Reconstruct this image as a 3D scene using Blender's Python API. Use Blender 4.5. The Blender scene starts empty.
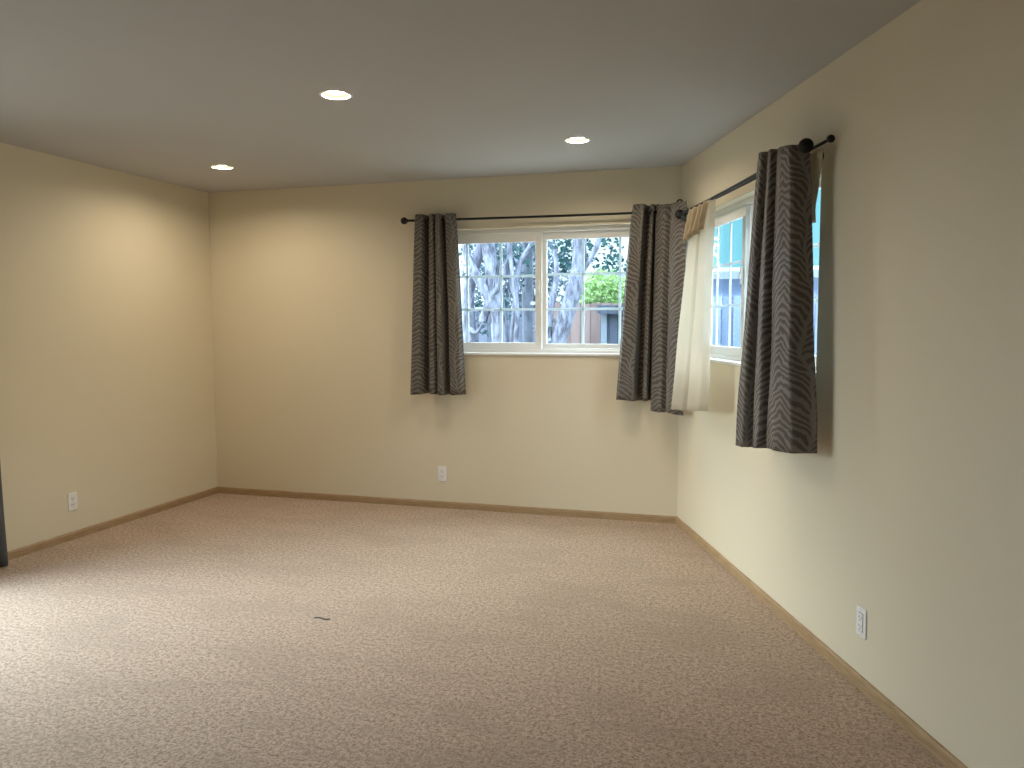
import bpy, bmesh, math, random
from mathutils import Vector, Matrix
PI = math.pi
sc = bpy.context.scene
COL = sc.collection

# ------------------------------------------------------------------ camera
cam_d = bpy.data.cameras.new('camera'); cam = bpy.data.objects.new('camera', cam_d); COL.objects.link(cam)
cam_d.sensor_fit = 'HORIZONTAL'; cam_d.sensor_width = 36.0; cam_d.lens = 36.0 * 795.0 / 1024.0
cam_d.clip_start = 0.05; cam_d.clip_end = 200
CR = Vector((0.95961207, 0.28131654, -0.00238444)); CU = Vector((-0.01908891, 0.07356656, 0.9971076)); CF = Vector((-0.28067828, 0.95679097, -0.07596538))
m = Matrix.Identity(4)
for r in range(3):
    m[r][0], m[r][1], m[r][2] = CR[r], CU[r], -CF[r]
m.translation = Vector((4.16047, -5.53441, 1.38797))
cam.matrix_world = m
sc.camera = cam

# ------------------------------------------------------------------ exposure
sc.view_settings.view_transform = 'Standard'; sc.view_settings.look = 'None'
sc.view_settings.gamma = 1.0; sc.view_settings.use_curve_mapping = False
sc.view_settings.exposure = 0.10
sc.cycles.use_denoising = True
sc.cycles.max_bounces = 10; sc.cycles.diffuse_bounces = 7; sc.cycles.transparent_max_bounces = 16
sc.cycles.sample_clamp_indirect = 6.0

# ------------------------------------------------------------------ world: pale overcast sky, brightest high up and to the left
W = bpy.data.worlds.new('sky'); sc.world = W; W.use_nodes = True
wn = W.node_tree.nodes; wl = W.node_tree.links; wn.clear()
def wnode(t, **k):
    n = wn.new(t)
    for a, b in k.items(): setattr(n, a, b)
    return n
wo = wnode('ShaderNodeOutputWorld'); bg = wnode('ShaderNodeBackground'); wl.new(bg.outputs[0], wo.inputs[0])
tc = wnode('ShaderNodeTexCoord'); sep = wnode('ShaderNodeSeparateXYZ'); wl.new(tc.outputs['Generated'], sep.inputs[0])
def wrange(src, a, b, c=0.0, d=1.0):
    n = wnode('ShaderNodeMapRange'); n.interpolation_type = 'SMOOTHSTEP'; n.clamp = True
    wl.new(src, n.inputs[0]); n.inputs[1].default_value = a; n.inputs[2].default_value = b; n.inputs[3].default_value = c; n.inputs[4].default_value = d
    return n.outputs[0]
def wmix(f, a, b):
    n = wnode('ShaderNodeMix', data_type='RGBA'); wl.new(f, n.inputs[0])
    for i, v in ((6, a), (7, b)):
        if isinstance(v, tuple): n.inputs[i].default_value = (*v, 1)
        else: wl.new(v, n.inputs[i])
    return n.outputs[2]
low = wmix(wrange(sep.outputs[0], -0.10, -0.02), (1.25, 1.4, 1.45), (0.34, 0.86, 1.0))     # white cloud, cyan gap
left = wmix(wrange(sep.outputs[0], -0.75, -0.25, 1, 0), low, (7.0, 7.4, 8.0))
sky = wmix(wrange(sep.outputs[2], 0.19, 0.50), left, (15.0, 16.0, 17.2))
wl.new(sky, bg.inputs[0]); bg.inputs[1].default_value = 1.0

# hazy sun behind thin cloud, reaching the room through the glass door on the left
SD = bpy.data.lights.new('hazy_sun', 'SUN'); SD.energy = 3.7; SD.angle = math.radians(30); SD.color = (1.0, 0.98, 0.96)
so = bpy.data.objects.new('hazy_sun', SD); COL.objects.link(so)
so.rotation_euler = Vector((0.80, 0.50, -0.29)).to_track_quat('-Z', 'Y').to_euler()

# ------------------------------------------------------------------ room frame
ROOM_W, ROOM_H, REAR = 3.730, 2.44, 8.2
RA = 0.35781
RD = (math.sin(RA), -math.cos(RA)); RN = (-math.cos(RA), -math.sin(RA))
def TB(s, o, z): return (s, -o, z)                                   # back wall: along, inward, up
def TR(s, o, z): return (ROOM_W + s*RD[0] + o*RN[0], s*RD[1] + o*RN[1], z)   # angled right wall
def TL(s, o, z): return (o, -s, z)                                   # left wall
def TW(x, y, z): return (x, y, z)
LAMP_SPOTS = [(0.766, -0.867), (2.328, -2.158), (3.211, -0.946)]

# daylight portals (they only guide sampling of the sky through the openings)
def portal(name, T, s, z, w, h, d):
    L = bpy.data.lights.new(name, 'AREA'); L.shape = 'RECTANGLE'; L.size = w; L.size_y = h; L.cycles.is_portal = True
    o = bpy.data.objects.new(name, L); COL.objects.link(o)
    n = Vector(T(0, 1, 0)) - Vector(T(0, 0, 0)); up = Vector((0, 0, 1)); x = up.cross(-n)
    M = Matrix.Identity(4)
    for r in range(3): M[r][0], M[r][1], M[r][2] = x[r], up[r], -n[r]
    M.translation = Vector(T(s, d, z)); o.matrix_world = M
portal('daylight_portal_back', TB, 2.735, 1.62, 1.78, 0.9, -0.14)
portal('daylight_portal_right', TR, 1.13, 1.62, 1.84, 0.9, -0.14)
portal('daylight_portal_left', TL, 3.40, 1.02, 1.9, 2.02, -0.14)

# ------------------------------------------------------------------ materials
def mat(name):
    M = bpy.data.materials.new(name); M.use_nodes = True; nt = M.node_tree
    b = nt.nodes['Principled BSDF']
    return M, nt, b
def nn(nt, t, ins=None, **k):
    n = nt.nodes.new(t)
    for a, v in k.items(): setattr(n, a, v)
    for i, v in (ins or {}).items():
        if hasattr(v, 'links') or isinstance(v, bpy.types.NodeSocket): nt.links.new(v, n.inputs[i])
        else: n.inputs[i].default_value = v
    return n
def math_n(nt, op, a, b=None, clamp=False):
    ins = {0: a}
    if b is not None: ins[1] = b
    return nn(nt, 'ShaderNodeMath', ins, operation=op, use_clamp=clamp).outputs[0]
def mixc(nt, f, a, b):
    q = lambda v: (*v, 1) if isinstance(v, tuple) else v
    return nn(nt, 'ShaderNodeMix', {0: f, 6: q(a), 7: q(b)}, data_type='RGBA').outputs[2]
def ramp(nt, f, a, b):
    return nn(nt, 'ShaderNodeMapRange', {0: f, 1: a, 2: b}, interpolation_type='SMOOTHSTEP').outputs[0]
def obj_co(nt): return nn(nt, 'ShaderNodeTexCoord').outputs['Object']
def noise(nt, co, scale, detail=3, rough=0.55):
    return nn(nt, 'ShaderNodeTexNoise', {'Vector': co, 'Scale': scale, 'Detail': detail, 'Roughness': rough}).outputs[0]
def bump(nt, b, h, strength, dist):
    n = nn(nt, 'ShaderNodeBump', {'Strength': strength, 'Distance': dist, 'Height': h}); nt.links.new(n.outputs[0], b.inputs['Normal'])
def plain(name, c, rough=0.5, metal=0.0, var=0.06, vs=30, bs=0.0, bscale=200, bd=0.001):
    M, nt, b = mat(name); co = obj_co(nt)
    v = noise(nt, co, vs)
    dk = tuple(x*(1-var) for x in c); lt = tuple(min(1, x*(1+var)) for x in c)
    nt.links.new(mixc(nt, v, dk, lt), b.inputs['Base Color'])
    b.inputs['Roughness'].default_value = rough; b.inputs['Metallic'].default_value = metal
    if bs: bump(nt, b, noise(nt, co, bscale, 4), bs, bd)
    return M
WALL = plain('cream wall paint', (0.70, 0.625, 0.465), 0.75, var=0.012, vs=2.0, bs=0.25, bscale=140, bd=0.0015)
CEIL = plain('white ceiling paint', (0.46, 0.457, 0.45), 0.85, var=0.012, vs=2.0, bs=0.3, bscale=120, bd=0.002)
WHITE = plain('white vinyl', (0.80, 0.80, 0.78), 0.35, var=0.02)
def muntin_mat():
    M, nt, b = mat('white grille bar'); nt.nodes.remove(b)
    d = nn(nt, 'ShaderNodeBsdfDiffuse', {0: (0.86, 0.88, 0.90, 1)}); t = nn(nt, 'ShaderNodeBsdfTranslucent', {0: (0.86, 0.88, 0.90, 1)})
    nt.links.new(nn(nt, 'ShaderNodeMixShader', {0: 0.22, 1: d.outputs[0], 2: t.outputs[0]}).outputs[0], nt.nodes['Material Output'].inputs[0])
    return M
MUNTIN = muntin_mat()
PLATE = plain('white outlet plastic', (0.82, 0.81, 0.79), 0.35, var=0.01)
DARKHOLE = plain('dark slot', (0.03, 0.03, 0.03), 0.6)
STEEL = plain('screw metal', (0.6, 0.6, 0.58), 0.35, 1.0)
BLACK = plain('black rod metal', (0.010, 0.008, 0.007), 0.5, 0.0, var=0.2)
BLACK.node_tree.nodes['Principled BSDF'].inputs['Specular IOR Level'].default_value = 0.25
TRIMW = plain('white lamp trim', (0.85, 0.84, 0.82), 0.4, var=0.01)
BAFFLE = plain('bronze lamp baffle', (0.030, 0.016, 0.005), 0.6, var=0.05)
SLATE = plain('slate grey fabric', (0.085, 0.088, 0.093), 0.9, var=0.15, vs=60, bs=0.3, bscale=500)

def carpet_mat():
    M, nt, b = mat('beige carpet'); co = obj_co(nt)
    st = nn(nt, 'ShaderNodeMapping', {'Vector': co, 'Scale': (1.0, 1.0, 1.0)}).outputs[0]
    tuft = noise(nt, st, 100, 3, 0.75)
    clump = noise(nt, st, 48, 3, 0.6)
    nap = noise(nt, nn(nt, 'ShaderNodeMapping', {'Vector': co, 'Scale': (0.8, 1.6, 1.0)}).outputs[0], 2.4, 5, 0.65)
    f = math_n(nt, 'ADD', math_n(nt, 'MULTIPLY', tuft, 0.65), math_n(nt, 'MULTIPLY', clump, 0.35))
    f = ramp(nt, f, 0.38, 0.62)
    c = mixc(nt, f, (0.31, 0.195, 0.122), (0.74, 0.56, 0.42))
    c = mixc(nt, math_n(nt, 'MULTIPLY', ramp(nt, nap, 0.46, 0.62), 0.33), c, (0.37, 0.262, 0.18))
    nt.links.new(c, b.inputs['Base Color'])
    b.inputs['Roughness'].default_value = 0.95
    b.inputs['Sheen Weight'].default_value = 0.35; b.inputs['Sheen Roughness'].default_value = 0.45
    b.inputs['Sheen Tint'].default_value = (0.95, 0.88, 0.80, 1)
    b.inputs['Specular IOR Level'].default_value = 0.15
    bump(nt, b, f, 0.6, 0.010)
    return M
CARPET = carpet_mat()

def wood_mat(name, c1, c2, scale=6, ax=(1, 1, 14)):
    M, nt, b = mat(name); co = obj_co(nt)
    mp = nn(nt, 'ShaderNodeMapping', {'Vector': co, 'Scale': ax}).outputs[0]
    nt.links.new(mixc(nt, ramp(nt, noise(nt, mp, scale, 5), 0.3, 0.7), c1, c2), b.inputs['Base Color'])
    b.inputs['Roughness'].default_value = 0.55
    return M
BASEB = wood_mat('tan baseboard wood', (0.31, 0.195, 0.098), (0.43, 0.295, 0.160), 5, (2, 2, 30))

def curtain_mat():
    M, nt, b = mat('taupe leaf patterned curtain')
    uv = nn(nt, 'ShaderNodeUVMap').outputs[0]
    sp = nn(nt, 'ShaderNodeSeparateXYZ', {0: uv})
    nz = noise(nt, uv, 11, 3)
    nz2 = noise(nt, uv, 5, 1)
    a = math_n(nt, 'MULTIPLY', math_n(nt, 'ABSOLUTE', math_n(nt, 'SUBTRACT', math_n(nt, 'FRACT', math_n(nt, 'DIVIDE', math_n(nt, 'ADD', sp.outputs[0], math_n(nt, 'MULTIPLY', nz2, 0.12)), 0.26)), 0.5)), 0.26)
    curve = math_n(nt, 'POWER', math_n(nt, 'DIVIDE', a, 0.13), 0.6)
    ph = math_n(nt, 'ADD', math_n(nt, 'SUBTRACT', sp.outputs[1], math_n(nt, 'MULTIPLY', curve, 0.10)), math_n(nt, 'MULTIPLY', nz, 0.075))
    s = math_n(nt, 'SINE', math_n(nt, 'MULTIPLY', ph, 2*PI/0.032))
    stripe = ramp(nt, s, -0.15, 0.35)
    spine = ramp(nt, a, 0.004, 0.009)
    weave = noise(nt, uv, 600, 1)
    c = mixc(nt, stripe, (0.076, 0.064, 0.053), (0.160, 0.143, 0.121))
    c = mixc(nt, math_n(nt, 'MULTIPLY', weave, 0.25), c, (0.105, 0.09, 0.074))
    nt.links.new(mixc(nt, spine, (0.160, 0.143, 0.121), c), b.inputs['Base Color'])
    nt.links.new(nn(nt, 'ShaderNodeMapRange', {0: stripe, 3: 0.85, 4: 0.5}).outputs[0], b.inputs['Roughness'])
    b.inputs['Sheen Weight'].default_value = 0.1
    bump(nt, b, stripe, 0.15, 0.002)
    return M
CURT = curtain_mat()

def sheer_mat(name, transp, col):
    M, nt, b = mat(name); nt.nodes.remove(b)
    co = obj_co(nt); w = noise(nt, co, 90, 2)
    c = mixc(nt, w, tuple(x*0.95 for x in col), col)
    d = nn(nt, 'ShaderNodeBsdfDiffuse', {0: c}); t = nn(nt, 'ShaderNodeBsdfTranslucent', {0: c})
    tr = nn(nt, 'ShaderNodeBsdfTransparent', {0: (1, 1, 1, 1)})
    m1 = nn(nt, 'ShaderNodeMixShader', {0: 0.5, 1: d.outputs[0], 2: t.outputs[0]})
    m2 = nn(nt, 'ShaderNodeMixShader', {0: transp, 1: m1.outputs[0], 2: tr.outputs[0]})
    nt.links.new(m2.outputs[0], nt.nodes['Material Output'].inputs[0])
    return M
SHEER = sheer_mat('cream sheer voile', 0.30, (0.60, 0.53, 0.42))
SHEERH = sheer_mat('doubled cream voile', 0.06, (0.62, 0.53, 0.38))

def glass_mat():
    M, nt, b = mat('window glass'); nt.nodes.remove(b)
    tr = nn(nt, 'ShaderNodeBsdfTransparent', {0: (0.88, 0.96, 0.99, 1)})
    gl = nn(nt, 'ShaderNodeBsdfGlossy', {0: (0.9, 0.95, 1, 1), 1: 0.02})
    fr = nn(nt, 'ShaderNodeFresnel', {0: 1.35})
    bf = nn(nt, 'ShaderNodeNewGeometry').outputs['Backfacing']
    mx = nn(nt, 'ShaderNodeMixShader', {0: math_n(nt, 'MULTIPLY', fr.outputs[0], math_n(nt, 'SUBTRACT', 1.0, bf)), 1: tr.outputs[0], 2: gl.outputs[0]})
    nt.links.new(mx.outputs[0], nt.nodes['Material Output'].inputs[0])
    return M
GLASS = glass_mat()

def lens_mat():
    M, nt, b = mat('glowing lamp lens')
    b.inputs['Base Color'].default_value = (0.9, 0.85, 0.7, 1)
    b.inputs['Emission Color'].default_value = (1.0, 0.85, 0.65, 1); b.inputs['Emission Strength'].default_value = LAMP_L
    return M
LAMP_L = 650.0
LENS = lens_mat()
AMBER_GLOW = plain('amber reflector with painted glow', (0.006, 0.003, 0.0008), 0.7)
ab = AMBER_GLOW.node_tree.nodes['Principled BSDF']; ab.inputs['Emission Color'].default_value = (1.0, 0.66, 0.22, 1); ab.inputs['Emission Strength'].default_value = 0.85  # emission stands in for lamp light caught by reflector and bulb body

def bark_mat(name, c1, c2):
    M, nt, b = mat(name); co = obj_co(nt)
    mp = nn(nt, 'ShaderNodeMapping', {'Vector': co, 'Scale': (6, 6, 1.6)}).outputs[0]
    n = noise(nt, mp, 4, 5, 0.7)
    nt.links.new(mixc(nt, ramp(nt, n, 0.35, 0.65), c1, c2), b.inputs['Base Color'])
    b.inputs['Roughness'].default_value = 0.9; bump(nt, b, n, 0.6, 0.02)
    return M
BARK = bark_mat('pale grey bark', (0.0337, 0.0378, 0.0562), (0.1553, 0.1739, 0.2451))
BARKD = bark_mat('dark grey bark', (0.0254, 0.0315, 0.0469), (0.0619, 0.0756, 0.1080))
def leaf_mat(name, c1, c2):
    M, nt, b = mat(name); nt.nodes.remove(b); co = obj_co(nt)
    c = mixc(nt, ramp(nt, noise(nt, co, 9, 2), 0.35, 0.65), c1, c2)
    d = nn(nt, 'ShaderNodeBsdfDiffuse', {0: c}); t = nn(nt, 'ShaderNodeBsdfTranslucent', {0: c})
    m1 = nn(nt, 'ShaderNodeMixShader', {0: 0.4, 1: d.outputs[0], 2: t.outputs[0]})
    nt.links.new(m1.outputs[0], nt.nodes['Material Output'].inputs[0])
    return M
LEAF_DK = leaf_mat('dark blue green leaves', (0.0144, 0.0360, 0.0432), (0.0432, 0.0936, 0.0936))
LEAF_LT = leaf_mat('bright green leaves', (0.1071, 0.1944, 0.0630), (0.2295, 0.3312, 0.1530))
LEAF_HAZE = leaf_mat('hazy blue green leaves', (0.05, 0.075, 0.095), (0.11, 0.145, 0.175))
LEAF_PALE = leaf_mat('pale grey green leaves', (0.1134, 0.1386, 0.1512), (0.2268, 0.2646, 0.2646))
def board_mat(name, c1, c2, period, axis=0):
    M, nt, b = mat(name); co = obj_co(nt)
    sp = nn(nt, 'ShaderNodeSeparateXYZ', {0: co}).outputs[axis]
    q = math_n(nt, 'DIVIDE', sp, period)
    cell = nn(nt, 'ShaderNodeTexWhiteNoise', {'W': math_n(nt, 'FLOOR', q)}, noise_dimensions='1D').outputs[0]
    mp = nn(nt, 'ShaderNodeMapping', {'Vector': co, 'Scale': (8, 8, 0.8)}).outputs[0]
    f = math_n(nt, 'ADD', math_n(nt, 'MULTIPLY', cell, 0.6), math_n(nt, 'MULTIPLY', noise(nt, mp, 3, 4), 0.5))
    edge = ramp(nt, math_n(nt, 'ABSOLUTE', math_n(nt, 'SUBTRACT', math_n(nt, 'FRACT', q), 0.5)), 0.44, 0.48)
    c = mixc(nt, edge, mixc(nt, f, c1, c2), tuple(x*0.35 for x in c1))
    nt.links.new(c, b.inputs['Base Color']); b.inputs['Roughness'].default_value = 0.9
    return M
FENCE_B = board_mat('blue grey fence boards', (0.085, 0.125, 0.21), (0.15, 0.20, 0.31), 0.14)
FENCE_G = board_mat('weathered grey fence boards', (0.0310, 0.0391, 0.0613), (0.0788, 0.0945, 0.1368), 0.14)
FENCE_R = board_mat('faded red brown fence boards', (0.0756, 0.0536, 0.0536), (0.1449, 0.1071, 0.1040), 0.14)
SHED = board_mat('blue grey shed boards', (0.0198, 0.0284, 0.0469), (0.0366, 0.0517, 0.0829), 0.10)
SHEDTRIM = plain('pale shed trim', (0.0956, 0.1260, 0.1656), 0.7)
ROOFSH = plain('blue grey shingles', (0.0562, 0.0788, 0.1152), 0.9, var=0.2, vs=12)
STUCCO = plain('lavender blue stucco', (0.22, 0.31, 0.52), 0.9, var=0.06, vs=3, bs=0.3, bscale=60)
DARK_GROUND = plain('darkened unseen ground', (0.10, 0.085, 0.07), 0.9, var=0.2, vs=5)  # unseen ground by the door, made dark to lessen daylight bounced onto the ceiling
DIRT = plain('dry yard soil', (0.26, 0.24, 0.20), 0.95, var=0.25, vs=4, bs=0.4, bscale=25, bd=0.02)

# ------------------------------------------------------------------ mesh helpers
class MB:
    def __init__(s, T=TW): s.v = []; s.f = []; s.T = T; s.sm = []; s.uv = None
    def add(s, vs, fs, smooth=False):
        k = len(s.v); s.v += [s.T(*p) for p in vs]; s.f += [[i+k for i in f] for f in fs]; s.sm += [smooth]*len(fs)
        return s
    def box(s, a0, a1, b0, b1, c0, c1):
        vs = [(a, b, c) for a in (a0, a1) for b in (b0, b1) for c in (c0, c1)]
        return s.add(vs, [[0,1,3,2],[4,6,7,5],[0,4,5,1],[2,3,7,6],[0,2,6,4],[1,5,7,3]])
    def prism(s, poly, h0, h1):
        n = len(poly); vs = [(x, y, h0) for x, y in poly] + [(x, y, h1) for x, y in poly]
        return s.add(vs, [list(range(n))[::-1], list(range(n, 2*n))] + [[i, (i+1) % n, n+(i+1) % n, n+i] for i in range(n)])
    def tube(s, pts, rad, seg=10, caps=True, smooth=True):
        pts = [Vector(s.T(*p)) for p in pts]; n = len(pts)
        if not isinstance(rad, (list, tuple)): rad = [rad]*n
        k = len(s.v); ref = None
        for i, p in enumerate(pts):
            t = (pts[min(i+1, n-1)] - pts[max(i-1, 0)]).normalized()
            if ref is None:
                ref = Vector((0, 0, 1)) if abs(t.z) < 0.9 else Vector((1, 0, 0))
            a = t.cross(ref).normalized(); b = a.cross(t).normalized(); ref = b
            for j in range(seg):
                w = 2*PI*j/seg; s.v.append(tuple(p + (a*math.cos(w) + b*math.sin(w))*rad[i]))
        for i in range(n-1):
            for j in range(seg):
                s.f.append([k+i*seg+j, k+i*seg+(j+1) % seg, k+(i+1)*seg+(j+1) % seg, k+(i+1)*seg+j]); s.sm.append(smooth)
        if caps:
            s.f.append([k+j for j in range(seg)][::-1]); s.sm.append(False)
            s.f.append([k+(n-1)*seg+j for j in range(seg)]); s.sm.append(False)
        return s
    def lathe(s, c, axis, prof, seg=24, smooth=True, close=True):
        # prof: (distance along axis, radius); c and axis in local frame
        c = Vector(s.T(*c)); ax = (Vector(s.T(*axis)) - Vector(s.T(0, 0, 0))).normalized()
        ref = Vector((0, 0, 1)) if abs(ax.z) < 0.9 else Vector((1, 0, 0))
        a = ax.cross(ref).normalized(); b = ax.cross(a)
        k = len(s.v); n = len(prof)
        for d, r in prof:
            for j in range(seg):
                w = 2*PI*j/seg; s.v.append(tuple(c + ax*d + (a*math.cos(w) + b*math.sin(w))*max(r, 1e-5)))
        for i in range(n-1):
            for j in range(seg):
                s.f.append([k+i*seg+j, k+i*seg+(j+1) % seg, k+(i+1)*seg+(j+1) % seg, k+(i+1)*seg+j]); s.sm.append(smooth)
        if close:
            s.f.append([k+j for j in range(seg)][::-1]); s.sm.append(False)
            s.f.append([k+(n-1)*seg+j for j in range(seg)]); s.sm.append(False)
        return s
    def torus(s, c, axis, R, r, seg=24, ring=10):
        c = Vector(s.T(*c)); ax = (Vector(s.T(*axis)) - Vector(s.T(0, 0, 0))).normalized()
        ref = Vector((0, 0, 1)) if abs(ax.z) < 0.9 else Vector((1, 0, 0))
        a = ax.cross(ref).normalized(); b = ax.cross(a); k = len(s.v)
        for i in range(seg):
            w = 2*PI*i/seg; d = a*math.cos(w) + b*math.sin(w)
            for j in range(ring):
                q = 2*PI*j/ring; s.v.append(tuple(c + d*(R + r*math.cos(q)) + ax*(r*math.sin(q))))
        for i in range(seg):
            for j in range(ring):
                s.f.append([k+i*ring+j, k+((i+1) % seg)*ring+j, k+((i+1) % seg)*ring+(j+1) % ring, k+i*ring+(j+1) % ring]); s.sm.append(True)
        return s
    def build(s, name, material, parent=None, bevel=0.0, recalc=True):
        me = bpy.data.meshes.new(name)
        off = world_loc(parent) if parent else Vector((0, 0, 0))
        me.from_pydata([tuple(Vector(p) - off) for p in s.v], [], s.f)
        for p, q in zip(me.polygons, s.sm): p.use_smooth = q
        if s.uv:
            L = me.uv_layers.new(name='UVMap')
            for lp in me.loops: L.data[lp.index].uv = s.uv[lp.vertex_index]
        if recalc:
            bm = bmesh.new(); bm.from_mesh(me); bmesh.ops.recalc_face_normals(bm, faces=bm.faces); bm.to_mesh(me); bm.free()
        me.materials.append(material)
        o = bpy.data.objects.new(name, me); COL.objects.link(o)
        if parent: o.parent = parent
        if bevel:
            b = o.modifiers.new('bevel', 'BEVEL'); b.width = bevel; b.segments = 2; b.limit_method = 'ANGLE'
        return o
def world_loc(o):
    v = Vector((0, 0, 0))
    while o: v += o.location; o = o.parent
    return v
def thing(name, label, cat, loc, group=None):
    o = bpy.data.objects.new(name, None); COL.objects.link(o); o.location = loc; o.empty_display_size = 0.1
    o['label'] = label; o['category'] = cat
    if group: o['group'] = group
    return o
def tag(o, label, cat, group=None, kind=None):
    o['label'] = label; o['category'] = cat
    if group: o['group'] = group
    if kind: o['kind'] = kind
    return o
def struct(o, label=None, cat=None):
    o['kind'] = 'structure'
    if label: o['label'] = label; o['category'] = cat
    return o

# ------------------------------------------------------------------ room shell
TH = 0.16
rear_x = ROOM_W + REAR*RD[0]/-RD[1]
fl = MB().prism([(-0.0, -REAR), (rear_x, -REAR), (ROOM_W, 0), (0, 0)], -0.08, 0.0).build('floor', CARPET)
struct(fl, 'beige brown cut pile carpet covering the whole floor', 'carpet')
HOLE_R = 0.064
def ceiling_mesh():
    bm = bmesh.new(); N = 40
    e = []
    def loop(pts):
        vs = [bm.verts.new((x, y, ROOM_H)) for x, y in pts]
        for i in range(len(vs)): e.append(bm.edges.new((vs[i], vs[(i+1) % len(vs)])))
    loop([(-TH, -REAR-TH), (rear_x+TH, -REAR-TH), (ROOM_W+TH, TH), (-TH, TH)])
    for x, y in LAMP_SPOTS: loop([(x + HOLE_R*math.cos(2*PI*k/N), y + HOLE_R*math.sin(2*PI*k/N)) for k in range(N)])
    bmesh.ops.triangle_fill(bm, use_beauty=True, use_dissolve=False, edges=e)
    r = bmesh.ops.extrude_face_region(bm, geom=bm.faces[:])
    for v in r['geom']:
        if isinstance(v, bmesh.types.BMVert): v.co.z += 0.12
    bmesh.ops.recalc_face_normals(bm, faces=bm.faces)
    me = bpy.data.meshes.new('ceiling'); bm.to_mesh(me); bm.free(); me.materials.append(CEIL)
    o = bpy.data.objects.new('ceiling', me); COL.objects.link(o); return o
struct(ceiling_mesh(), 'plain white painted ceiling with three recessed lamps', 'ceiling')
def wall_with_hole(name, T, s0, s1, a, b, z0, z1, label, th=TH):
    q = MB(T)
    if z0 > 0: q.box(s0, s1, -th, 0, -0.08, z0)
    else: q.box(s0, s1, -th, 0, -0.08, 0.0)
    q.box(s0, s1, -th, 0, z1, ROOM_H)
    q.box(s0, a, -th, 0, max(z0, 0.0), z1); q.box(b, s1, -th, 0, max(z0, 0.0), z1)
    return struct(q.build(name, WALL), label, 'wall')
BW = (1.83, 3.64, 1.157, 2.073)          # back window opening
RW = (0.20, 2.06, 1.157, 2.063)          # right window opening
LD = (2.45, 4.35, 0.0, 2.04)             # left door opening
wall_with_hole('wall_back', TB, -TH, ROOM_W+0.06, *BW, 'cream painted far wall with the wide window')
RLEN = REAR/math.cos(RA)
wall_with_hole('wall_right', TR, 0.0, RLEN+0.1, *RW, 'cream painted angled right wall with curtained window')
wall_with_hole('wall_left', TL, 0.0, REAR, *LD, 'cream painted left wall with low outlet')
struct(MB().box(-TH, rear_x+TH, -REAR-TH, -REAR, -0.08, ROOM_H).build('wall_front', WALL), 'cream painted wall behind the camera', 'wall')

def baseboard(name, T, s0, s1, label):
    q = MB(T); H = 0.050; D = 0.013
    prof = [(0, 0), (D, 0), (D, H-0.010), (D-0.005, H), (0, H)]
    n = len(prof); vs = [(s, o, z) for s in (s0, s1) for o, z in prof]
    q.add(vs, [list(range(n)), list(range(n, 2*n))[::-1]] + [[i, (i+1) % n, n+(i+1) % n, n+i] for i in range(n)])
    return struct(q.build(name, BASEB), label, 'baseboard')
baseboard('baseboard_back', TB, 0.0, ROOM_W-0.004, 'low tan wood baseboard along the far wall')
baseboard('baseboard_right', TR, 0.0, RLEN, 'low tan wood baseboard along the right wall')
baseboard('baseboard_left', TL, 0.0, 2.40, 'low tan wood baseboard along the left wall')

# ------------------------------------------------------------------ windows
def window(name, T, op, g1, g2, label, latch=False):
    a, b, z0, z1 = op; ms = 0.5*(g1[1] + g2[0])
    root = bpy.data.objects.new(name, None); COL.objects.link(root); root.location = T(0.5*(a+b), 0, z0)
    root['kind'] = 'structure'; root['label'] = label; root['category'] = 'window'
    d0, d1 = -0.135, -0.060
    zi0, zi1 = z0+0.042, z1-0.030
    fr = MB(T)
    fr.box(a, b, d0, d1, z0+0.018, zi0).box(a, b, d0, d1, zi1, z1).box(a, a+0.035, d0, d1, zi0, zi1).box(b-0.035, b, d0, d1, zi0, zi1)
    fr.box(a+0.035, b-0.035, d1-0.022, d1-0.016, zi0, zi0+0.010)
    fr.build('frame', WHITE, root, 0.003)
    MB(T).box(a, b, -0.150, 0.016, z0, z0+0.018).build('sill', WHITE, root, 0.004)
    gz0, gz1 = 1.248, 1.975
    # sliding sash, nearer the room
    s = MB(T); e0, e1 = d1-0.032, d1-0.006
    L, R = g1[0]-0.045, g1[1]+0.048
    s.box(L, R, e0, e1, zi0, gz0).box(L, R, e0, e1, gz1, zi1).box(L, g1[0], e0, e1, gz0, gz1).box(g1[1], R, e0, e1, gz0, gz1)
    sash = s.build('sash', WHITE, root, 0.003)
    def lights(g, zz0, zz1, dep, par):
        q = MB(T); w = 0.009
        for k in (1, 2):
            c = g[0] + (g[1]-g[0])*k/3; q.box(c-w, c+w, dep-0.004, dep+0.004, zz0, zz1)
            c = zz0 + (zz1-zz0)*k/3; q.box(g[0], g[1], dep-0.0035, dep+0.0035, c-w, c+w)
        q.build('muntin_grid', MUNTIN, par)
        MB(T).box(g[0]-0.004, g[1]+0.004, dep+0.006, dep+0.009, zz0-0.004, zz1+0.004).build('pane', GLASS, par)
    lights(g1, gz0, gz1, 0.5*(e0+e1)-0.004, sash)
    # fixed light, farther out
    hz0, hz1 = 1.240, 1.991; f0, f1 = d0+0.008, d0+0.034
    q = MB(T)
    q.box(g2[0]-0.075, b-0.03, f0, f1, zi0-0.002, hz0).box(g2[0]-0.075, b-0.03, f0, f1, hz1, zi1+0.002)
    q.box(g2[0]-0.075, g2[0], f0, f1, hz0, hz1).box(g2[1], b-0.03, f0, f1, hz0, hz1)
    fx = q.build('fixed_sash', WHITE, root, 0.003)
    lights(g2, hz0, hz1, 0.5*(f0+f1)-0.004, fx)
    lt = MB(T); lt.box(g1[1]+0.012, g1[1]+0.034, e1, e1+0.014, 1.60, 1.70).box(g1[1]+0.016, g1[1]+0.030, e1+0.014, e1+0.022, 1.635, 1.665)
    lt.build('latch', WHITE, sash, 0.003)
    return root
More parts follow.
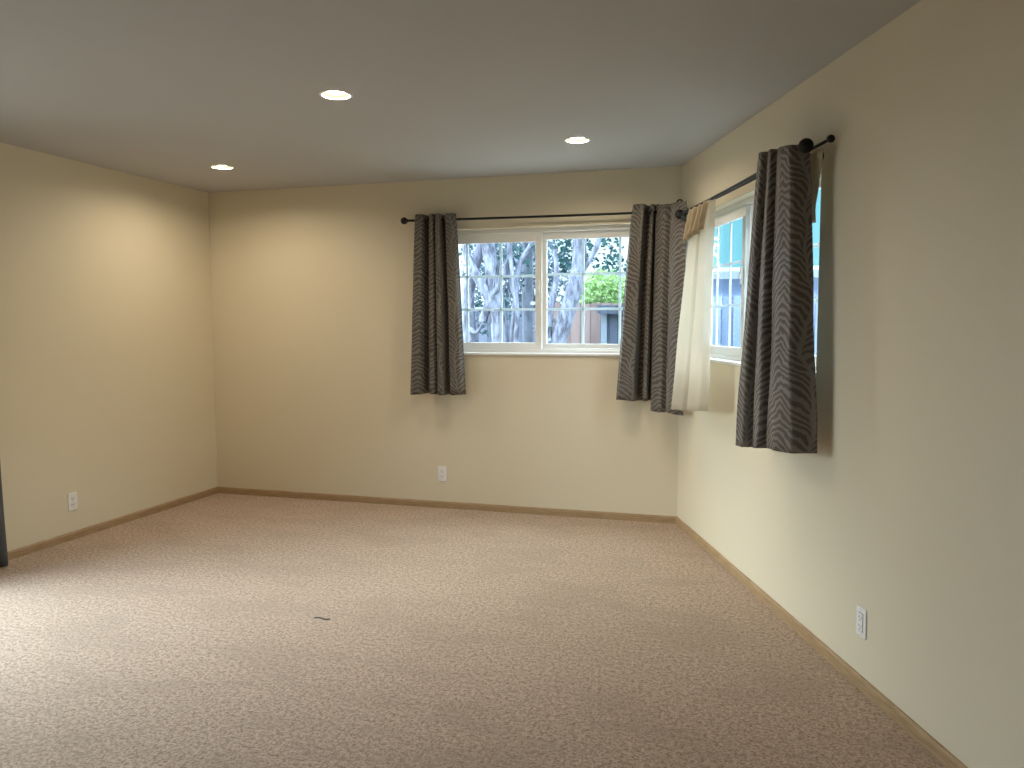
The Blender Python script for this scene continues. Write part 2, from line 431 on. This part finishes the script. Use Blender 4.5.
window('window_1', TB, BW, (1.908, 2.694), (2.771, 3.566), 'wide white sliding window with grid bars on the far wall')
window('window_2', TR, RW, (0.285, 0.972), (1.060, 1.985), 'white sliding window with grid bars on the right wall')

# left sliding glass door (only its daylight and the curtain beside it reach the picture)
dr = bpy.data.objects.new('door_1', None); COL.objects.link(dr); dr.location = TL(3.4, 0, 0); dr['kind'] = 'structure'
dr['label'] = 'white sliding glass door in the left wall'; dr['category'] = 'door'
q = MB(TL)
q.box(LD[0], LD[1], -0.13, -0.05, 0.0, 0.035).box(LD[0], LD[1], -0.13, -0.05, 1.99, 2.04).box(LD[0], LD[0]+0.04, -0.13, -0.05, 0.035, 1.99).box(LD[1]-0.04, LD[1], -0.13, -0.05, 0.035, 1.99)
q.build('frame', WHITE, dr)
for s0, s1, o in ((2.49, 3.43, -0.085), (3.37, 4.31, -0.118)):
    q = MB(TL); w = 0.055
    q.box(s0, s1, o-0.014, o+0.014, 0.035, 0.11).box(s0, s1, o-0.014, o+0.014, 1.93, 1.99).box(s0, s0+w, o-0.014, o+0.014, 0.11, 1.93).box(s1-w, s1, o-0.014, o+0.014, 0.11, 1.93)
    p = q.build('door_panel', WHITE, dr)
    MB(TL).box(s0+w-0.004, s1-w+0.004, o-0.002, o+0.002, 0.106, 1.934).build('pane', GLASS, p)

# ------------------------------------------------------------------ recessed lamps
def downlight(x, y, label):
    r = thing('recessed_lamp', label, 'ceiling lamp', (x, y, ROOM_H), 'recessed ceiling lamps')
    MB().lathe((x, y, ROOM_H), (0, 0, 1), [(0.0, 0.0635), (-0.0005, 0.076), (-0.003, 0.075), (-0.0035, 0.067), (-0.002, 0.0625), (0.001, 0.0622), (0.0, 0.0635)], 40, close=False).build('trim_ring', TRIMW, r)
    MB().lathe((x, y, ROOM_H), (0, 0, 1), [(0.000, 0.0622), (0.020, 0.052), (0.023, 0.036), (0.026, 0.036), (0.024, 0.054), (0.000, 0.0632)], 40, close=False).build('reflector', AMBER_GLOW, r)
    MB().lathe((x, y, ROOM_H), (0, 0, 1), [(0.014, 0.041), (0.0115, 0.034), (0.010, 0.018), (0.0095, 0.001)], 40, close=False).build('lens', LENS, r)
    MB().lathe((x, y, ROOM_H), (0, 0, 1), [(0.023, 0.035), (0.018, 0.0405), (0.0145, 0.0425), (0.0135, 0.0412)], 40, close=False).build('bulb_body', AMBER_GLOW, r)
    MB().lathe((x, y, ROOM_H), (0, 0, 1), [(0.031, 0.058), (0.11, 0.054), (0.112, 0.002)], 32, close=True).build('housing', STEEL, r)
downlight(*LAMP_SPOTS[0], 'small lit recessed ceiling lamp nearest the left wall')
downlight(*LAMP_SPOTS[1], 'lit recessed ceiling lamp nearest the viewer, in the middle')
downlight(*LAMP_SPOTS[2], 'lit recessed ceiling lamp nearest the window corner on the right')

# ------------------------------------------------------------------ outlets
def outlet(T, s, z, label, decor=False):
    r = thing('wall_outlet', label, 'outlet', T(s, 0, z), 'white wall outlets')
    MB(T).box(s-0.035, s+0.035, 0.0, 0.006, z-0.057, z+0.057).build('cover_plate', PLATE, r, 0.0025)
    def slots(cz, par):
        q = MB(T)
        q.box(s-0.0085, s-0.0060, 0.0085, 0.0092, cz-0.002, cz+0.007).box(s+0.0060, s+0.0085, 0.0085, 0.0092, cz-0.001, cz+0.006)
        q.lathe((s, 0.0085, cz-0.0085), (0, 1, 0), [(0, 0.0028), (0.0007, 0.0028)], 12)
        q.build('slot', DARKHOLE, par)
    if decor:
        f = MB(T).box(s-0.0165, s+0.0165, 0.005, 0.0085, z-0.0335, z+0.0335).build('receptacle', PLATE, r, 0.001)
        g = MB(T); e = 0.0012
        g.box(s-0.0185, s+0.0185, 0.0055, 0.0064, z-0.0355, z-0.0335-e*0).box(s-0.0185, s+0.0185, 0.0055, 0.0064, z+0.0335, z+0.0355)
        g.box(s-0.0185, s-0.0165, 0.0055, 0.0064, z-0.0335, z+0.0335).box(s+0.0165, s+0.0185, 0.0055, 0.0064, z-0.0335, z+0.0335)
        g.build('gap', DARKHOLE, r)
        slots(z+0.017, f); slots(z-0.017, f)
        screws = (z+0.048, z-0.048)
    else:
        for cz in (z+0.0195, z-0.0195):
            n = 20; pts = []
            for k in range(n):
                a = 2*PI*k/n; pts.append((max(-0.0145, min(0.0145, 0.0172*math.cos(a))), 0.0140*math.sin(a)))
            vs = [(s+x, 0.005, cz+y) for x, y in pts] + [(s+x, 0.0085, cz+y) for x, y in pts]
            f = MB(T).add(vs, [list(range(n)), list(range(n, 2*n))] + [[i, (i+1) % n, n+(i+1) % n, n+i] for i in range(n)]).build('receptacle', PLATE, r)
            slots(cz, f)
        screws = (z,)
    for c in screws: MB(T).lathe((s, 0.0055, c), (0, 1, 0), [(0, 0.0035), (0.0013, 0.0030)], 12).build('screw', STEEL, r)
outlet(TL, 1.469, 0.246, 'white wall outlet on the left wall above the baseboard')
outlet(TB, 1.990, 0.262, 'white wall outlet on the far wall under the window')
outlet(TR, 2.501, 0.256, 'white wall outlet low on the right wall with square insert', True)

# ------------------------------------------------------------------ curtain rods
BALL = [(-0.030, 0.010), (-0.024, 0.014), (-0.020, 0.016), (-0.015, 0.010), (-0.011, 0.012)]
def ball(R):
    return [(-R*1.15, R*0.42), (-R*1.02, R*0.5)] + [(R*math.sin(-1.05 + (PI/2+1.05)*k/9), R*math.cos(-1.05 + (PI/2+1.05)*k/9)) for k in range(10)]
def bracket(T, s, off, z, root, rear=None):
    q = MB(T)
    q.lathe((s, 0, z-0.012), (0, 1, 0), [(0, 0.022), (0.005, 0.021), (0.007, 0.012)], 16)
    q.tube([(s, 0.004, z-0.012), (s, off*0.6, z-0.013), (s, off, z-0.014)], 0.006, 8)
    for o in ([off] if rear is None else [off, rear]):
        pts = [(s, o + 0.013*math.cos(a), z + 0.013*math.sin(a)) for a in [PI*1.02 + k*PI*0.96/8 for k in range(9)]]
        q.tube(pts, 0.0035, 6)
    q.build('bracket', BLACK, root)
def sagline(p0, p1, sag, n=12):
    return [tuple(p0[i] + (p1[i]-p0[i])*t - (sag*4*t*(1-t) if i == 2 else 0) for i in range(3)) for t in [k/n for k in range(n+1)]]
# far wall rod
r = thing('curtain_rod', 'long thin black curtain rod across the far wall window', 'curtain rod', TB(2.7, 0, 2.13))
MB(TB).tube(sagline((1.76, 0.09, 2.140), (3.640, 0.09, 2.128), 0.003), 0.0085, 10).build('rod', BLACK, r)
MB(TB).lathe((1.742, 0.09, 2.140), (-1, 0, 0), ball(0.026), 20).build('finial', BLACK, r)
MB(TB).lathe((3.650, 0.09, 2.128), (1, 0, 0), [(-0.012, 0.011), (0.0, 0.011), (0.002, 0.008)], 16).build('end_cap', BLACK, r)
for s in (1.90, 3.55): bracket(TB, s, 0.09, 2.130, r)
# right wall front rod and rear rod
FO, RO = 0.125, 0.058
r = thing('curtain_rod', 'thicker black front curtain rod with ball finials on the right wall', 'curtain rod', TR(1.25, 0, 2.08), 'right wall curtain rods')
MB(TR).tube(sagline((0.405, FO, 2.064), (2.17, FO, 2.094), 0.010), 0.0082, 12).build('rod', BLACK, r)
MB(TR).lathe((0.395, FO, 2.064), (-1, 0, 0), ball(0.030), 20).build('finial', BLACK, r)
MB(TR).lathe((2.185, FO, 2.094), (1, 0, 0), ball(0.030), 20).build('finial', BLACK, r)
for s in (0.60, 2.06): bracket(TR, s, FO, 2.078 if s < 1 else 2.092, r)
r = thing('curtain_rod', 'thinner black rear curtain rod ending in a small ball on the right wall', 'curtain rod', TR(1.25, 0, 2.09), 'right wall curtain rods')
MB(TR).tube(sagline((0.30, RO, 2.088), (2.25, RO, 2.106), 0.006), 0.0065, 10).build('rod', BLACK, r)
MB(TR).lathe((0.30, RO, 2.088), (-1, 0, 0), ball(0.015), 16).build('finial', BLACK, r)
MB(TR).lathe((2.258, RO, 2.106), (1, 0, 0), ball(0.016), 16).build('finial', BLACK, r)
for s in (0.62, 2.02): bracket(TR, s, RO, 2.093 if s < 1 else 2.105, r)
# left wall rod above the frame
r = thing('curtain_rod', 'black curtain rod above the sliding glass door on the left wall', 'curtain rod', TL(3.3, 0, 2.2))
MB(TL).tube([(2.12, 0.10, 2.20), (4.7, 0.10, 2.20)], 0.010, 10).build('rod', BLACK, r)
MB(TL).lathe((2.11, 0.10, 2.20), (-1, 0, 0), ball(0.028), 16).build('finial', BLACK, r)
for s in (2.2, 4.6): bracket(TL, s, 0.10, 2.20, r)

# ------------------------------------------------------------------ curtains
def fold(u, keys):
    for i in range(len(keys)-1):
        (a, va), (b, vb) = keys[i], keys[i+1]
        if u <= b:
            t = (u-a)/max(b-a, 1e-6); t = 0.5 - 0.5*math.cos(PI*max(0, min(1, t)))
            return va + (vb-va)*t
    return keys[-1][1]
def cloth(T, top, bot, zt, zb, keys, amp, nu=120, nv=30, ease=1.0, wob=0.004, seed=1, ampb=None, t0=0.0, t1=1.0, topwave=0.0):
    """top, bot: ((s, off), (s, off)) ends; zt, zb: heights of the two ends; folds follow keys across the width."""
    rnd = random.Random(seed); q = MB(TW); ampb = amp if ampb is None else ampb
    ph = [rnd.uniform(0, 6.28) for _ in range(4)]
    vs = []
    for j in range(nv+1):
        t = t0 + (t1-t0)*j/nv; k = t**ease
        for i in range(nu+1):
            u = i/nu
            s0 = top[0][0]*(1-k) + bot[0][0]*k; s1 = top[1][0]*(1-k) + bot[1][0]*k
            o0 = top[0][1]*(1-k) + bot[0][1]*k; o1 = top[1][1]*(1-k) + bot[1][1]*k
            A = amp*(1-t) + ampb*t
            f = fold(u, keys)
            dx, dy = s1-s0, o1-o0; L = math.hypot(dx, dy); nx, ny = -dy/L, dx/L
            if ny < 0: nx, ny = -nx, -ny
            w = wob*math.sin(7*t + ph[0] + 9*u)*t + wob*0.6*math.sin(15*t + ph[1] + 23*u)*t
            s = s0 + dx*u + nx*(A*f + w); o = o0 + dy*u + ny*(A*f + w)
            z = (zt[0]*(1-u) + zt[1]*u)*(1-t) + (zb[0]*(1-u) + zb[1]*u)*t + topwave*(1-t)*f + 0.004*math.sin(9*u + ph[2])*t
            vs.append(Vector(T(s, o, z)))
    q.v = [tuple(v) for v in vs]; q.uv = []
    mid = nv//2; arc = [0.0]
    for i in range(nu): arc.append(arc[-1] + (vs[mid*(nu+1)+i+1] - vs[mid*(nu+1)+i]).length)
    for j in range(nv+1):
        for i in range(nu+1): q.uv.append((arc[i] + seed*0.37, vs[j*(nu+1)+i].z))
    for j in range(nv):
        for i in range(nu):
            k = j*(nu+1)+i; q.f.append([k, k+1, k+nu+2, k+nu+1]); q.sm.append(True)
    return q
def solid(o, th):
    md = o.modifiers.new('thickness', 'SOLIDIFY'); md.thickness = th; md.offset = 0
    return o
def curtain(T, label, mat_, top, bot, zt, zb, keys, amp, grommets, rodz, rodo, ax=(1, 0, 0), seed=1, ampb=None, ease=0.8, group='short patterned curtains', topwave=0.0, name='window_curtain', wob=0.004):
    c = T(0.5*(bot[0][0]+bot[1][0]), 0.5*(bot[0][1]+bot[1][1]), min(zb))
    r = thing(name, label, 'curtain', c, group)
    solid(cloth(T, top, bot, zt, zb, keys, amp, seed=seed, ampb=ampb, ease=ease, topwave=topwave, wob=wob).build('fabric', mat_, r, recalc=False), 0.004)
    for g in grommets:
        gs, gz = (g, rodz) if not isinstance(g, tuple) else g
        MB(T).torus((gs, rodo, gz), ax, 0.0235, 0.0055).build('grommet', BLACK, r)
    return r
# far wall, left panel
curtain(TB, 'short taupe patterned curtain left of the far wall window', CURT, ((1.835, 0.09), (2.150, 0.09)), ((1.785, 0.095), (2.218, 0.095)),
        (2.178, 2.176), (0.868, 0.872), [(0,.2),(.06,.8),(.2,.8),(.27,-1),(.33,-1),(.38,.7),(.45,.8),(.49,-.3),(.53,.8),(.61,.9),(.66,-1),(.70,-1),(.76,.6),(.93,.9),(1,.2)], 0.046,
        [2.130], 2.138, 0.09, seed=1, ampb=0.056)
# far wall, right panel
curtain(TB, 'short taupe patterned curtain right of the far wall window, beside the corner', CURT, ((3.418, 0.085), (3.605, 0.078)), ((3.315, 0.09), (3.600, 0.080)),
        (2.182, 2.180), (0.862, 0.855), [(0,.2),(.08,.8),(.40,.9),(.50,-1),(.60,-1),(.66,.6),(.72,.7),(.78,-1),(.86,.3),(1,-.4)], 0.046,
        [3.54], 2.128, 0.09, seed=2, ampb=0.056)
# right wall, panel bunched in the corner
curtain(TR, 'short taupe patterned curtain bunched in the corner behind the sheer', CURT, ((0.035, 0.168), (0.390, 0.085)), ((0.062, 0.205), (0.365, 0.085)),
        (2.165, 2.150), (0.800, 0.800), [(0,-.4),(.08,.7),(.38,.8),(.45,-.9),(.52,.3),(.75,.6),(1,-.2)], 0.026,
        [0.27], 2.150, 0.090, ax=(0.6, 0.8, 0), seed=3, ampb=0.03)
# right wall, right panel
curtain(TR, 'short dark taupe patterned curtain on the right wall, nearest the viewer', CURT, ((1.775, 0.125), (2.145, 0.122)), ((1.615, 0.145), (2.235, 0.106)),
        (2.150, 2.108), (0.800, 0.862), [(0,-.2),(.05,.7),(.18,.8),(.235,-1),(.27,-1),(.33,.7),(.47,.9),(.52,-.9),(.56,.6),(.75,.85),(.93,.8),(1,-.5)], 0.056,
        [(2.03, 2.085)], 2.086, 0.125, ax=(1, 0, 0), seed=4, ampb=0.072)
# floor length grey curtain by the sliding door, cut by the left edge of the picture
curtain(TL, 'long plain slate grey curtain at the left edge of the room', SLATE, ((2.20, 0.10), (2.62, 0.10)), ((2.035, 0.10), (2.56, 0.10)),
        (2.24, 2.24), (0.014, 0.014), [(0, 0.0), (0.08, 0.8), (0.24, -1), (0.4, 1), (0.56, -1), (0.72, 1), (0.88, -1), (1, 0.4)], 0.045,
        [2.30, 2.42, 2.54], 2.20, 0.10, seed=5, ease=0.45, group=None)

def sheer(label, T, top, bot, zt, zb, keys, amp, ampb, hk, htop, hbot, hz, seed):
    c = T(0.5*(bot[0][0]+bot[1][0]), 0.5*(bot[0][1]+bot[1][1]), min(zb))
    r = thing('sheer_curtain', label, 'sheer curtain', c, 'cream sheer curtains')
    solid(cloth(T, top, bot, zt, zb, keys, amp, seed=seed, ampb=ampb, ease=0.9, wob=0.003).build('fabric', SHEER, r, recalc=False), 0.0012)
    h = solid(cloth(T, htop, hbot, (zt[0]-0.012, zt[1]-0.012), hz, hk, amp*1.1, seed=seed+1, ampb=amp*1.5, nv=12).build('heading', SHEERH, r, recalc=False), 0.002)
    h['label'] = 'doubled gathered cream heading'
    return r
K1 = [(0, -0.4), (0.13, 0.9), (0.25, -0.8), (0.38, 0.9), (0.5, -1), (0.64, 0.8), (0.76, -0.6), (0.9, 0.8), (1, -0.2)]
K2 = [(0, -.2), (.1, .8), (.40, .5), (.50, -1), (.60, .8), (.88, .7), (1, -.2)]
sheer('cream sheer curtain left of the right wall window, in the corner', TR, ((0.66, 0.118), (1.05, 0.118)), ((0.45, 0.170), (1.115, 0.165)),
      (2.062, 2.066), (0.845, 0.905), K2, 0.020, 0.034, K1, ((0.665, 0.137), (1.00, 0.137)), ((0.63, 0.158), (0.94, 0.150)), (1.875, 1.91), 11)
sheer('cream sheer curtain mostly behind the dark right wall curtain', TR, ((1.45, 0.042), (2.02, 0.042)), ((1.21, 0.036), (1.80, 0.036)),
      (2.092, 2.098), (0.86, 0.86), K1, 0.010, 0.012, K1, ((1.75, 0.056), (2.19, 0.056)), ((1.73, 0.062), (2.135, 0.062)), (1.83, 1.795), 13)

# ------------------------------------------------------------------ a stray thread on the carpet
def thread(x, y):
    pts = [(x-0.040+0.0133*k, y+0.004*math.sin(1.1*k), 0.006+0.003*abs(math.sin(0.7*k))) for k in range(7)]
    o = MB().tube(pts, 0.0032, 6).build('thread', DARKHOLE)
    return tag(o, 'thin dark thread lying on the beige carpet', 'thread')
thread(2.276, -2.292)

# ------------------------------------------------------------------ outside
GZ = -0.18
struct(MB().box(-30, 36, 0.25, 45, GZ-0.3, GZ).build('ground', DIRT), 'dry soil of the yard behind the house', 'ground')
struct(MB().box(-30, -0.25, -30, 0.25, GZ-0.3, GZ).build('ground', DARK_GROUND), 'unseen ground left of the house, darkened to cut bounced daylight', 'ground')
def fence(x0, x1, y, top, m_, label, post_m):
    r = thing('board_fence', label, 'fence', (x0, y, GZ), 'yard fences')
    q = MB(); rnd = random.Random(int(x0*10)+7); x = x0
    while x < x1-0.02:
        w = min(0.14, x1-x); d = rnd.uniform(-0.012, 0.012); h = top + rnd.uniform(-0.015, 0.015)
        q.box(x, x+w, y-0.010+d, y+0.010+d, GZ+0.03, h); x += 0.14
    q.build('boards', m_, r)
    for zz in (GZ+0.35, top-0.22):
        MB().box(x0, x1, y+0.02, y+0.06, zz-0.045, zz+0.045).build('rail', post_m, r)
    n = max(1, round((x1-x0)/2.4))
    for k in range(n+1):
        px = x0 + (x1-x0)*k/n; px = min(max(px, x0+0.05), x1-0.05)
        MB().box(px-0.045, px+0.045, y+0.06, y+0.15, GZ, top-0.05).build('post', post_m, r)
    return r
fence(-4.6, 1.60, 5.0, 1.58, FENCE_G, 'weathered grey board fence seen behind the tree stems', FENCE_G)
fence(1.61, 3.29, 5.0, 1.66, FENCE_R, 'faded reddish brown board fence behind the leaning trunk', FENCE_R)
fence(3.30, 9.2, 5.0, 1.72, FENCE_B, 'blue grey board fence seen through the right wall window', FENCE_B)

def catmull(pts, n=6):
    P = [Vector(p) for p in pts]; out = []
    for i in range(len(P)-1):
        a, b, c, d = P[max(i-1, 0)], P[i], P[i+1], P[min(i+2, len(P)-1)]
        for k in range(n):
            t = k/n
            out.append(0.5*((2*b) + (c-a)*t + (2*a-5*b+4*c-d)*t*t + (3*b-a-3*c+d)*t**3))
    out.append(P[-1]); return [tuple(v) for v in out]
def limb(q, pts, r0, r1, seg=9):
    c = catmull(pts); n = len(c)
    q.tube(c, [r0 + (r1-r0)*(k/(n-1)) for k in range(n)], seg)
def leaves(q, centre, rad, n, size, rnd, spread=None):
    for _ in range(n):
        while True:
            d = Vector((rnd.uniform(-1, 1), rnd.uniform(-1, 1), rnd.uniform(-1, 1)))
            if d.length <= 1: break
        p = Vector(centre) + Vector((d.x*rad[0], d.y*rad[1], d.z*rad[2]))
        a = Vector((rnd.uniform(-1, 1), rnd.uniform(-1, 1), rnd.uniform(-1, 0.4))).normalized()
        b = a.cross(Vector((rnd.uniform(-1, 1), rnd.uniform(-1, 1), rnd.uniform(-1, 1)))).normalized()
        c = a.cross(b); L = size*rnd.uniform(0.6, 1.3); w = L*0.36
        q.add([tuple(p), tuple(p + a*L*0.5 + b*w + c*w*0.3), tuple(p + a*L), tuple(p + a*L*0.5 - b*w + c*w*0.3)], [[0, 1, 2], [0, 2, 3]], True)

rnd = random.Random(5)
# multi-stemmed tree seen through the left pane
t = thing('tree', 'pale grey many-stemmed tree behind the left pane of the far window', 'tree', (1.80, 2.0, GZ), 'yard trees')
q = MB(); yb = 2.0
limb(q, [(1.80, yb, GZ), (1.82, yb, 0.6), (1.83, yb, 1.18), (1.80, yb, 1.52), (1.75, yb, 1.91), (1.69, yb, 2.26), (1.55, yb+0.2, 2.9), (1.5, yb+0.2, 3.6)], 0.105, 0.05)
limb(q, [(1.85, yb-0.02, 1.10), (1.80, yb-0.04, 1.50), (1.65, yb-0.05, 1.78), (1.52, yb-0.03, 2.0), (1.44, yb, 2.27), (1.2, yb, 2.9)], 0.062, 0.03)
limb(q, [(1.70, yb+0.05, GZ), (1.58, yb+0.08, 0.6), (1.49, yb+0.1, 1.17), (1.46, yb+0.1, 1.62), (1.52, yb+0.1, 1.92), (1.63, yb+0.1, 2.26), (1.8, yb+0.1, 3.0)], 0.085, 0.045)
limb(q, [(1.90, yb, GZ), (1.94, yb, 0.6), (1.95, yb, 1.18), (1.99, yb, 1.62), (2.03, yb, 1.96), (2.16, yb, 2.19), (2.4, yb, 2.8)], 0.04, 0.018)
limb(q, [(1.96, yb-0.05, GZ), (1.99, yb-0.05, 0.6), (2.01, yb-0.06, 1.18), (2.02, yb-0.06, 1.52), (1.97, yb-0.06, 1.91), (1.95, yb-0.05, 2.2), (1.95, yb, 2.9)], 0.032, 0.016)
limb(q, [(1.66, yb-0.05, 1.40), (1.74, yb-0.06, 1.62), (1.84, yb-0.05, 1.78), (1.93, yb-0.02, 2.05)], 0.045, 0.018)
limb(q, [(1.48, yb+0.02, 1.35), (1.58, yb, 1.30), (1.64, yb, 1.38)], 0.03, 0.012)
limb(q, [(1.99, yb, 1.62), (1.93, yb, 1.80), (1.90, yb+0.05, 2.1), (1.88, yb+0.1, 2.5)], 0.02, 0.010)
for k in range(14):
    x0 = rnd.choice([1.52, 1.66, 1.76, 1.83, 1.98, 2.03]); z0 = rnd.uniform(1.35, 2.0); dx = rnd.uniform(-0.22, 0.22); y0 = yb + rnd.uniform(-0.08, 0.12)
    limb(q, [(x0, y0, z0), (x0+dx*0.4, y0, z0+0.12), (x0+dx, y0+0.02, z0+rnd.uniform(0.25, 0.5))], 0.013, 0.005, 6)
q.build('trunk', BARK, t)
q = MB()
leaves(q, (1.72, yb+0.5, 2.05), (0.55, 0.4, 0.30), 170, 0.07, rnd)
leaves(q, (1.66, yb+0.25, 1.45), (0.30, 0.2, 0.22), 110, 0.06, rnd)
leaves(q, (1.70, yb, 3.3), (1.4, 1.2, 0.6), 1100, 0.10, rnd)
q.build('foliage', LEAF_DK, t)
# straight dark trunk
t = thing('tree', 'straight dark grey trunk just left of the far window centre bar', 'tree', (1.68, 3.5, GZ), 'yard trees')
q = MB(); limb(q, [(1.70, 3.5, GZ), (1.71, 3.5, 1.0), (1.70, 3.5, 1.8), (1.71, 3.5, 2.6), (1.74, 3.5, 4.0)], 0.075, 0.06)
limb(q, [(1.70, 3.5, 2.6), (1.4, 3.6, 3.3), (1.1, 3.6, 4.1)], 0.04, 0.02); q.build('trunk', BARKD, t)
q = MB(); leaves(q, (1.6, 3.5, 3.9), (1.3, 1.0, 0.7), 900, 0.11, rnd); q.build('foliage', LEAF_DK, t)
# stout leaning tree seen through the right pane
t = thing('tree', 'stout pale tree leaning right behind the right pane of the far window', 'tree', (2.25, 2.0, GZ), 'yard trees')
q = MB()
limb(q, [(2.22, yb, GZ), (2.28, yb, 0.5), (2.38, yb, 1.10), (2.48, yb, 1.42), (2.57, yb, 1.71), (2.62, yb, 1.97), (2.63, yb, 2.26), (2.70, yb, 2.8), (2.85, yb, 3.5)], 0.10, 0.055)
limb(q, [(2.60, yb, 1.80), (2.70, yb, 1.96), (2.80, yb, 2.13), (2.83, yb, 2.25), (3.0, yb, 2.7)], 0.032, 0.018)
limb(q, [(2.26, yb-0.05, GZ), (2.31, yb-0.05, 0.6), (2.32, yb-0.05, 1.18), (2.36, yb-0.05, 1.55), (2.40, yb, 1.85), (2.38, yb, 2.1)], 0.05, 0.02)
limb(q, [(2.30, yb-0.03, 1.2), (2.25, yb, 1.5), (2.27, yb, 1.8), (2.33, yb, 2.0)], 0.035, 0.015)
q.build('trunk', BARK, t)
q = MB()
leaves(q, (2.30, yb-0.02, 1.45), (0.11, 0.1, 0.38), 150, 0.06, rnd); q.build('ivy', LEAF_PALE, t)
q = MB()
leaves(q, (2.40, yb+0.6, 2.15), (0.16, 0.3, 0.26), 150, 0.07, rnd)
leaves(q, (2.78, yb+0.5, 2.12), (0.20, 0.3, 0.20), 110, 0.055, rnd)
leaves(q, (2.95, yb+0.4, 1.98), (0.20, 0.3, 0.12), 60, 0.055, rnd)
leaves(q, (2.85, yb, 3.4), (1.3, 1.0, 0.6), 900, 0.10, rnd)
q.build('foliage', LEAF_DK, t)
# bright bush behind the fence
t = thing('leafy_bush', 'bright green leafy bush rising behind the reddish fence', 'bush', (2.15, 6.1, GZ))
q = MB()
for dx, dz in ((-0.3, 0), (0.05, 0.15), (0.32, -0.02), (-0.1, -0.1)):
    limb(q, [(2.15, 6.1, GZ), (2.15+dx*0.3, 6.1, 0.8), (2.15+dx*0.8, 6.1, 1.6+dz)], 0.04, 0.012)
q.build('stem', BARKD, t)
q = MB()
leaves(q, (2.16, 6.1, 1.80), (0.40, 0.4, 0.42), 900, 0.085, rnd)
leaves(q, (1.88, 6.1, 1.60), (0.28, 0.3, 0.30), 260, 0.085, rnd)
leaves(q, (2.42, 6.1, 1.70), (0.25, 0.3, 0.35), 300, 0.085, rnd)
q.build('foliage', LEAF_LT, t)
# hazy evergreen behind the grey fence
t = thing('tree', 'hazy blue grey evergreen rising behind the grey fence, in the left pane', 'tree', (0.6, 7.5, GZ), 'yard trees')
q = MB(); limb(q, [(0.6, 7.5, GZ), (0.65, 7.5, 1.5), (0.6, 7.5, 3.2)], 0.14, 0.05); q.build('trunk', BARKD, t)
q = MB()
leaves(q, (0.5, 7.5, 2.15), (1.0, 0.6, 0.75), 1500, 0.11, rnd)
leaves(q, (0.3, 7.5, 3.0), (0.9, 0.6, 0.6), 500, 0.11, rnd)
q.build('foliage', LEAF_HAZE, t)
# shed
t = thing('garden_shed', 'dark blue grey shed with thin pale roof right of the fence', 'shed', (3.1, 4.2, GZ))
MB().box(2.54, 3.70, 3.92, 4.60, GZ, 1.52).build('wall', SHED, t)
MB().box(2.47, 3.78, 3.82, 4.70, 1.545, 1.59).build('roof', ROOFSH, t)
MB().box(2.47, 3.78, 3.80, 3.82, 1.50, 1.60).build('fascia', SHED, t)
MB().box(2.50, 2.57, 3.90, 3.93, GZ, 1.52).build('corner_board', SHEDTRIM, t)
# neighbouring house
t = thing('neighbour_house', 'lavender blue neighbouring house beyond the fence', 'house', (5.5, 11, GZ))
MB().box(2.0, 12.0, 10.0, 16.0, GZ, 2.28).build('wall', STUCCO, t)
q = MB()
q.add([(1.5, 9.5, 2.30), (12.5, 9.5, 2.30), (12.5, 13.0, 2.62), (1.5, 13.0, 2.62), (12.5, 16.5, 2.30), (1.5, 16.5, 2.30), (1.5, 9.5, 2.22), (12.5, 9.5, 2.22), (12.5, 16.5, 2.22), (1.5, 16.5, 2.22)],
      [[0, 1, 2, 3], [3, 2, 4, 5], [6, 7, 1, 0], [8, 9, 5, 4], [7, 8, 4, 2, 1], [9, 6, 0, 3, 5], [6, 9, 8, 7]])
q.build('roof', ROOFSH, t)
MB().box(1.5, 12.5, 9.46, 9.5, 2.18, 2.32).build('fascia', SHEDTRIM, t)
